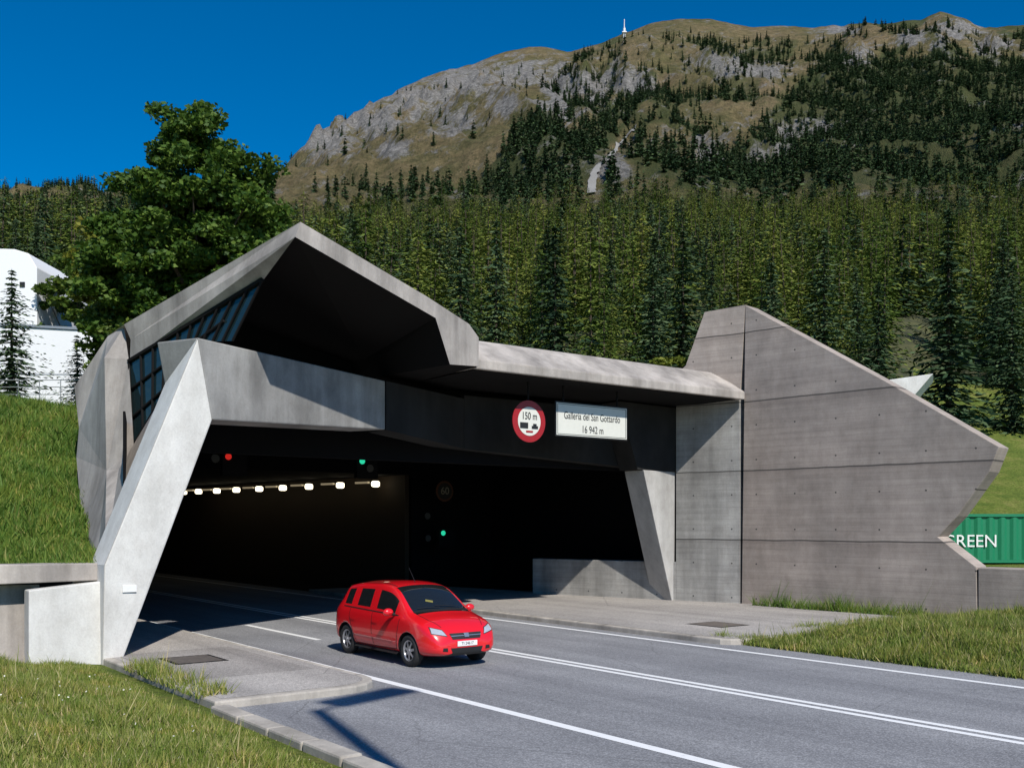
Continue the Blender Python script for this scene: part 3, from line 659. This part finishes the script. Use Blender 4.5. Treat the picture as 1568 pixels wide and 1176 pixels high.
for z in (8.8,9.15,9.48): cyl('rail',(-28,47,z),(-19.3,47,z),.02,.02,M_metal,fe,n=6)
ctn=empty('shipping_container')
x0,x1,y,zb_,zt_=21.8,34.0,53.5,.62,3.22
pts=[];nc=76
for i in range(nc+1):
    xx=x0+(x1-x0)*i/nc; pts.append((xx,y+(.0 if (i//2)%2==0 else .09)))
V=[(p[0],p[1],zb_+.15) for p in pts]+[(p[0],p[1],zt_-.12) for p in pts]; Fc=[[i,i+1,i+1+nc+1,i+nc+1] for i in range(nc)]
mk('corrugated_side',V,Fc,M_green,ctn)
box('body',((x0+x1)/2,y+1.35,(zb_+zt_)/2),(x1-x0-.02,2.4,zt_-zb_-.1),M_green,ctn)
for z in (zb_+.07,zt_-.06): box('rail_beam',((x0+x1)/2,y+.03,z),(x1-x0,.14,.15),M_green,ctn)
for xx in (x0+.07,x1-.07): box('corner_post',(xx,y+.03,(zb_+zt_)/2),(.16,.15,zt_-zb_),M_green,ctn)
tg=text('GREEN',(24.6,y-.02,1.75),.95,M_white,ctn,'lettering',R=(math.pi/2,0,0))
p=QD(956,56,1760); 
mm=empty('radio_mast'); cyl('tower',(p[0],p[1],p[2]-12),(p[0],p[1],p[2]+14),2.6,2.2,M_white,mm,n=8); cyl('antenna',(p[0],p[1],p[2]+14),(p[0],p[1],p[2]+30),.9,.6,M_white,mm,n=6); box('platform',(p[0],p[1],p[2]+6),(8,8,1.5),M_white,mm)
pl=[(972,196),(950,222),(938,240),(915,258),(908,275),(905,300)]
gv=[]
us=np.interp(np.linspace(0,1,40),np.linspace(0,1,6),[p[0] for p in pl]); vs=np.interp(np.linspace(0,1,40),np.linspace(0,1,6),[p[1] for p in pl])
ds=np.linspace(405,1700,900)
for k,(uu_,vv_) in enumerate(zip(us,vs)):
    a=(uu_-784)/F; zz=terrain(a*ds,ds); vp=802-(zz-CH)/ds*F; j=np.argmax(vp<vv_); dd_=ds[j]; w=(.6+1.3*random.random()+k*.035)
    for sgn in(-1,1):
        xx=a*dd_+sgn*w; gv.append((xx,dd_,float(terrain(xx,dd_))+1.2))
mk('scree_gully',gv,[[2*i,2*i+1,2*i+3,2*i+2] for i in range(39)],simple('scree',(.34,.33,.31),.9,var=.6))

SL=empty('street_lamp')
sx,sy,_=QD(487,1088,4117/(1088-802)); s_,t_=ST(sx,sy); hh=16.0
bs,bt=s_-hh/.95,t_-.24*hh/.95
cyl('pole',W(bs,bt,0),W(bs,bt,hh),.16,.12,M_metal,SL)
cyl('arm',W(bs,bt,hh-.05),W(bs+.35,bt+.8,hh+.1),.05,.05,M_metal,SL)
box('head',W(bs+.5,bt+1.15,hh+.1),(1.7,.6,.16),M_metal,SL,rotz=RZ+.3,bev=.05)

# ---------------- car ----------------
def build_car():
    car=empty('red_hatchback_car')
    ST_=[ #x, w, zb, zbelt, wr, zr, ztop
     (-1.95,.60,.34,.66,.42,.74,.76),(-1.89,.77,.27,.86,.58,.93,.95),(-1.78,.825,.24,.965,.63,1.07,1.11),(-1.58,.84,.22,.985,.585,1.38,1.43),(-1.50,.842,.21,.985,.58,1.41,1.46),
     (-1.12,.845,.2,.975,.585,1.455,1.515),(-1.02,.845,.2,.97,.586,1.46,1.52),(-.26,.845,.2,.95,.595,1.485,1.545),(-.17,.845,.2,.948,.595,1.485,1.543),
     (.32,.845,.2,.935,.59,1.45,1.505),(.62,.845,.2,.928,.625,1.28,1.34),(.95,.845,.2,.922,.67,1.04,1.12),(1.14,.842,.2,.905,.675,.955,1.0),
     (1.45,.83,.2,.855,.62,.905,.945),(1.70,.79,.21,.765,.57,.82,.855),(1.86,.70,.23,.63,.50,.70,.73),(1.94,.60,.25,.50,.41,.57,.60),(1.965,.46,.28,.42,.33,.47,.49)]
    V=[];rows=[]
    for (x,w,zb,zq,wr,zr_,zt) in ST_:
        half=[(0,zb),(w-.10,zb),(w-.015,zb+.10),(w,min(.5,zb+(zq-zb)*.45)),(w-.012,zq-.10*(zq-zb)/.7),(w-.055,zq),(wr+.035,zr_-.02),(wr-.03,zr_+.005),(wr*.6,zt-.018),(0,zt)]
        full=half+[(-y,z) for (y,z) in half[-2:0:-1]]
        rows.append(len(V)); V+= [(x,y,z) for y,z in full]
    m=18; Fc=[];mi=[]
    def seg_mat(i,j):
        jj=j if j<9 else 17-j
        if jj==5: return 1 if i in(4,6,8,9) else 0
        if jj in(7,8) and i in(2,9,10,11): return 1
        if jj==0: return 2
        return 0
    for i in range(len(ST_)-1):
        for j in range(m):
            Fc.append([rows[i]+j,rows[i]+(j+1)%m,rows[i+1]+(j+1)%m,rows[i+1]+j]); mi.append(seg_mat(i,j))
    Fc.append([rows[0]+j for j in range(m)][::-1]); mi.append(0); Fc.append([rows[-1]+j for j in range(m)]); mi.append(0)
    o=mk('body_src',V,Fc,[M_red,M_glass,M_black],None,smooth=True,midx=mi)
    import bmesh
    bm=bmesh.new(); bm.from_mesh(o.data); bmesh.ops.recalc_face_normals(bm,faces=bm.faces); bm.to_mesh(o.data); bm.free()
    sd=o.modifiers.new('s','SUBSURF'); sd.levels=3; sd.render_levels=3
    bpy.context.view_layer.update(); dg=bpy.context.evaluated_depsgraph_get()
    me=bpy.data.meshes.new_from_object(o.evaluated_get(dg)); body=bpy.data.objects.new('body',me); link(body)
    bpy.data.objects.remove(o)
    bvh=BVHTree.FromPolygons([v.co.copy() for v in me.vertices],[list(p.vertices) for p in me.polygons])
    cuts=[]
    for ax in(1.18,-1.31):
        for sd_ in(-1,1):
            c=cyl('cut',(ax,sd_*.60,.30),(ax,sd_*1.1,.30),.355,.355,[M_red,M_glass,M_black],None,n=40)
            bm=bmesh.new(); bm.from_mesh(c.data); bmesh.ops.recalc_face_normals(bm,faces=bm.faces)
            for f in bm.faces: f.material_index=2
            bm.to_mesh(c.data); bm.free()
            b=body.modifiers.new('b','BOOLEAN'); b.operation='DIFFERENCE'; b.object=c; b.solver='EXACT'; cuts.append(c)
    bpy.context.view_layer.update(); dg=bpy.context.evaluated_depsgraph_get()
    me2=bpy.data.meshes.new_from_object(body.evaluated_get(dg)); 
    if len(me2.polygons)>500: body.modifiers.clear(); body.data=me2
    for c in cuts: bpy.data.objects.remove(c)
    body.parent=car
    def side(x,z,sg,off=.004):
        r=bvh.ray_cast(Vector((x,sg*2,z)),Vector((0,-sg,0)));
        return (r[0]+r[1]*off) if r[0] is not None else Vector((x,sg*.84,z))
    def front(y,z,off=.005):
        r=bvh.ray_cast(Vector((3,y,z)),Vector((-1,0,0))); return (r[0]+r[1]*off) if r[0] is not None else Vector((1.9,y,z))
    def top(x,y,off=.005):
        r=bvh.ray_cast(Vector((x,y,3)),Vector((0,0,-1))); return (r[0]+r[1]*off)
    def ribbon(name,pts,fn,w,mat,axis):
        V=[];
        for i,p in enumerate(pts):
            q=pts[min(i+1,len(pts)-1)]; r=pts[max(i-1,0)]; d=Vector((q[0]-r[0],q[1]-r[1])); d.normalize(); nn=Vector((-d.y,d.x))*w/2
            V.append(tuple(fn(p[0]+nn.x,p[1]+nn.y))); V.append(tuple(fn(p[0]-nn.x,p[1]-nn.y)))
        mk(name,V,[[2*i,2*i+1,2*i+3,2*i+2] for i in range(len(pts)-1)],mat,car)
    def dens(pts,k=8):
        out=[]
        for a,b in zip(pts[:-1],pts[1:]):
            for i in range(k): out.append((a[0]+(b[0]-a[0])*i/k,a[1]+(b[1]-a[1])*i/k))
        return out+[pts[-1]]
    def patch(name,c4,fn,mat,n=10):
        V=[];a,b,c,d=[Vector(q) for q in c4]
        for i in range(n+1):
            for j in range(n+1):
                f=i/n;g=j/n; p=(a*(1-f)+b*f)*(1-g)+(d*(1-f)+c*f)*g; V.append(tuple(fn(p.x,p.y)))
        mk(name,V,[[i*(n+1)+j,(i+1)*(n+1)+j,(i+1)*(n+1)+j+1,i*(n+1)+j+1] for i in range(n) for j in range(n)],mat,car,smooth=True)
    for sg in(-1,1):
        fn=lambda x,z,sg=sg: side(x,z,sg)
        ribbon('front_door_seam',dens([(.86,.88),(.80,.55),(.76,.30),(-.12,.28),(-.20,.55),(-.22,.93)]),fn,.014,M_black,0)
        ribbon('rear_door_seam',dens([(-.16,.28),(-.85,.28),(-1.02,.55),(-1.16,.80),(-1.14,.95)]),fn,.014,M_black,0)
        ribbon('rub_strip',dens([(.70,.47),(-.95,.49)],14),lambda x,z,sg=sg: side(x,z,sg,.012),.045,M_red,0)
        ribbon('sill',dens([(.80,.225),(-.93,.225)],14),lambda x,z,sg=sg: side(x,z,sg,.004),.05,M_black,0)
        for hx in(-.02,-.93):
            ribbon('handle',dens([(hx-.09,.80),(hx+.09,.795)]),lambda x,z,sg=sg: side(x,z,sg,.03),.035,M_red,0)
        ribbon('belt_seal',dens([(.78,.935),(-1.45,.985)],20),lambda x,z,sg=sg: side(x,z,sg,.005),.02,M_black,0)
        import bmesh as bb
        me3=bpy.data.meshes.new('mirror'); bm=bb.new(); bb.ops.create_uvsphere(bm,u_segments=16,v_segments=10,radius=1)
        for v in bm.verts: v.co=Vector((v.co.x*.07+.66,v.co.y*.11+sg*.95,v.co.z*.075+1.00))
        bm.to_mesh(me3); bm.free(); me3.materials.append(M_red); mo=bpy.data.objects.new('mirror',me3); link(mo,car); me3.polygons.foreach_set('use_smooth',[True]*len(me3.polygons))
        cyl('mirror_stalk',(.66,sg*.80,.95),(.66,sg*.90,.97),.03,.03,M_black,car,n=8)
        ff=lambda y,z: front(y,z,.006)
        patch('headlamp',[(sg*.42,.615),(sg*.68,.665),(sg*.665,.765),(sg*.48,.715)],ff,M_chrome)
        patch('headlamp_bezel',[(sg*.405,.60),(sg*.695,.655),(sg*.68,.78),(sg*.465,.725)],lambda y,z: front(y,z,.003),M_black)
        patch('fog_lamp',[(sg*.42,.33),(sg*.53,.34),(sg*.52,.40),(sg*.43,.40)],ff,M_black)
        patch('tail_lamp',[(-1.86,.80),(-1.72,.80),(-1.66,1.02),(-1.76,1.02)],lambda x,z,sg=sg: side(x,z,sg,.006),M_sred)
    patch('grille',[(-.31,.545),(.31,.545),(.36,.655),(-.36,.655)],lambda y,z: front(y,z,.006),M_black)
    patch('grille_bar',[(-.33,.598),(.33,.598),(.34,.612),(-.34,.612)],lambda y,z: front(y,z,.014),M_rim)
    patch('badge',[(-.05,.575),(.05,.575),(.055,.645),(-.055,.645)],lambda y,z: front(y,z,.022),M_rim)
    patch('lower_intake',[(-.32,.29),(.32,.29),(.36,.39),(-.36,.39)],lambda y,z: front(y,z,.006),M_black)
    box('licence_plate',(1.975,0,.465),(.012,.44,.095),M_white,car)
    text('TI 24617',(1.983,0,.465),.075,M_sblk,car,'plate_text',R=(math.pi/2,0,math.pi/2))
    ribbon('bonnet_seam',dens([(1.12,-.60),(1.5,-.57),(1.78,-.46)]),lambda x,y: top(x,y,.003),.012,M_black,0)
    ribbon('bonnet_seam_b',dens([(1.12,.60),(1.5,.57),(1.78,.46)]),lambda x,y: top(x,y,.003),.012,M_black,0)
    ribbon('cowl',dens([(1.06,-.62),(1.11,0),(1.06,.62)],10),lambda x,y: top(x,y,.006),.07,M_black,0)
    ribbon('wiper',dens([(1.02,.45),(.98,-.1)],8),lambda x,y: top(x,y,.02),.02,M_black,0)
    ribbon('wiper_b',dens([(1.04,-.02),(1.0,-.5)],8),lambda x,y: top(x,y,.02),.02,M_black,0)
    patch('paper_on_dash',[(.84,-.22),(.89,-.08),(.84,-.05),(.79,-.19)],lambda x,y: top(x,y,.004),simple('paper_yellow',(.22,.20,.05),.6),4)
    for rx in(-.5,.5): ribbon('roof_channel',dens([(-1.4,rx),(.25,rx)],14),lambda x,y: top(x,y,.004),.018,M_black,0)
    cyl('antenna',(.1,0,1.52),(-.15,0,1.80),.006,.004,M_black,car,n=6)
    for k,(ax,sg) in enumerate([(1.18,1),(1.18,-1),(-1.31,1),(-1.31,-1)]):
        prof=[(.185,.62),(.27,.625),(.298,.65),(.300,.72),(.298,.79),(.27,.815),(.205,.80),(.195,.79)]
        n=36;V=[];Fc=[]
        for i in range(n):
            th=2*math.pi*i/n
            for r,y in prof: V.append((ax+math.cos(th)*r,sg*(y+.01),.30+math.sin(th)*r))
        m_=len(prof)
        for i in range(n):
            for j in range(m_-1): Fc.append([i*m_+j,i*m_+j+1,((i+1)%n)*m_+j+1,((i+1)%n)*m_+j])
        mk('tyre_%d'%k,V,Fc,M_tyre,car,smooth=True)
        cyl('rim_disc_%d'%k,(ax,sg*.70,.30),(ax,sg*.765,.30),.20,.20,M_black,car,n=32)
        V=[];Fc=[]
        for i in range(n):
            th=2*math.pi*i/n
            for r,y in((.203,.80),(.178,.79),(.172,.768)): V.append((ax+math.cos(th)*r,sg*(y+.005),.30+math.sin(th)*r))
        for i in range(n):
            for j in range(2): Fc.append([i*3+j,i*3+j+1,((i+1)%n)*3+j+1,((i+1)%n)*3+j])
        for i in range(7):
            th=2*math.pi*i/7+.2; b=len(V)
            for r,w,y in((.03,.03,.80),(.178,.022,.785)):
                for s2 in(-1,1): V.append((ax+math.cos(th)*r-math.sin(th)*w*s2,sg*y,.30+math.sin(th)*r+math.cos(th)*w*s2))
            Fc.append([b,b+1,b+3,b+2])
        mk('rim_%d'%k,V,Fc,M_rim,car)
        cyl('hub_%d'%k,(ax,sg*.77,.30),(ax,sg*.812,.30),.045,.04,M_rim,car,n=16)
    h=Vector((.60,-.80)); car.rotation_euler=(0,0,math.atan2(h.y,h.x)); car.location=(-2.02,20.25,.005)
    return car
build_car()

# ---------------- light, sky, camera ----------------
L=Vector((-.413,.942,-.95)).normalized()
sd=bpy.data.lights.new('sun','SUN'); sd.energy=5.0; sd.angle=math.radians(.5); sd.color=(1,.95,.87)
so=bpy.data.objects.new('sun',sd); so.rotation_euler=L.to_track_quat('-Z','Y').to_euler(); link(so)
w=bpy.data.worlds.new('World'); sc.world=w; w.use_nodes=True; nt=w.node_tree; bg=nt.nodes['Background']
sky=nt.nodes.new('ShaderNodeTexSky'); sky.sky_type='NISHITA'; sky.sun_disc=False; sky.sun_elevation=math.asin(-L.z); sky.sun_rotation=math.atan2(-L.x,-L.y)
sky.altitude=1200; sky.air_density=1.0; sky.dust_density=.1; sky.ozone_density=4
hs=nt.nodes.new('ShaderNodeHueSaturation'); hs.inputs['Saturation'].default_value=1.48; hs.inputs['Value'].default_value=1.0
nt.links.new(sky.outputs[0],hs.inputs['Color']); nt.links.new(hs.outputs[0],bg.inputs[0]); bg.inputs[1].default_value=.115
cd=bpy.data.cameras.new('Camera'); cd.sensor_width=36; cd.lens=36*F/1568; cd.shift_y=214/1568; cd.clip_end=8000; cd.clip_start=.1
co=bpy.data.objects.new('Camera',cd); co.location=(0,0,CH); co.rotation_euler=(math.pi/2,0,0); link(co); sc.camera=co
sc.view_settings.view_transform='Standard'; sc.view_settings.look='None'; sc.view_settings.exposure=0
print('objects',len(bpy.data.objects))
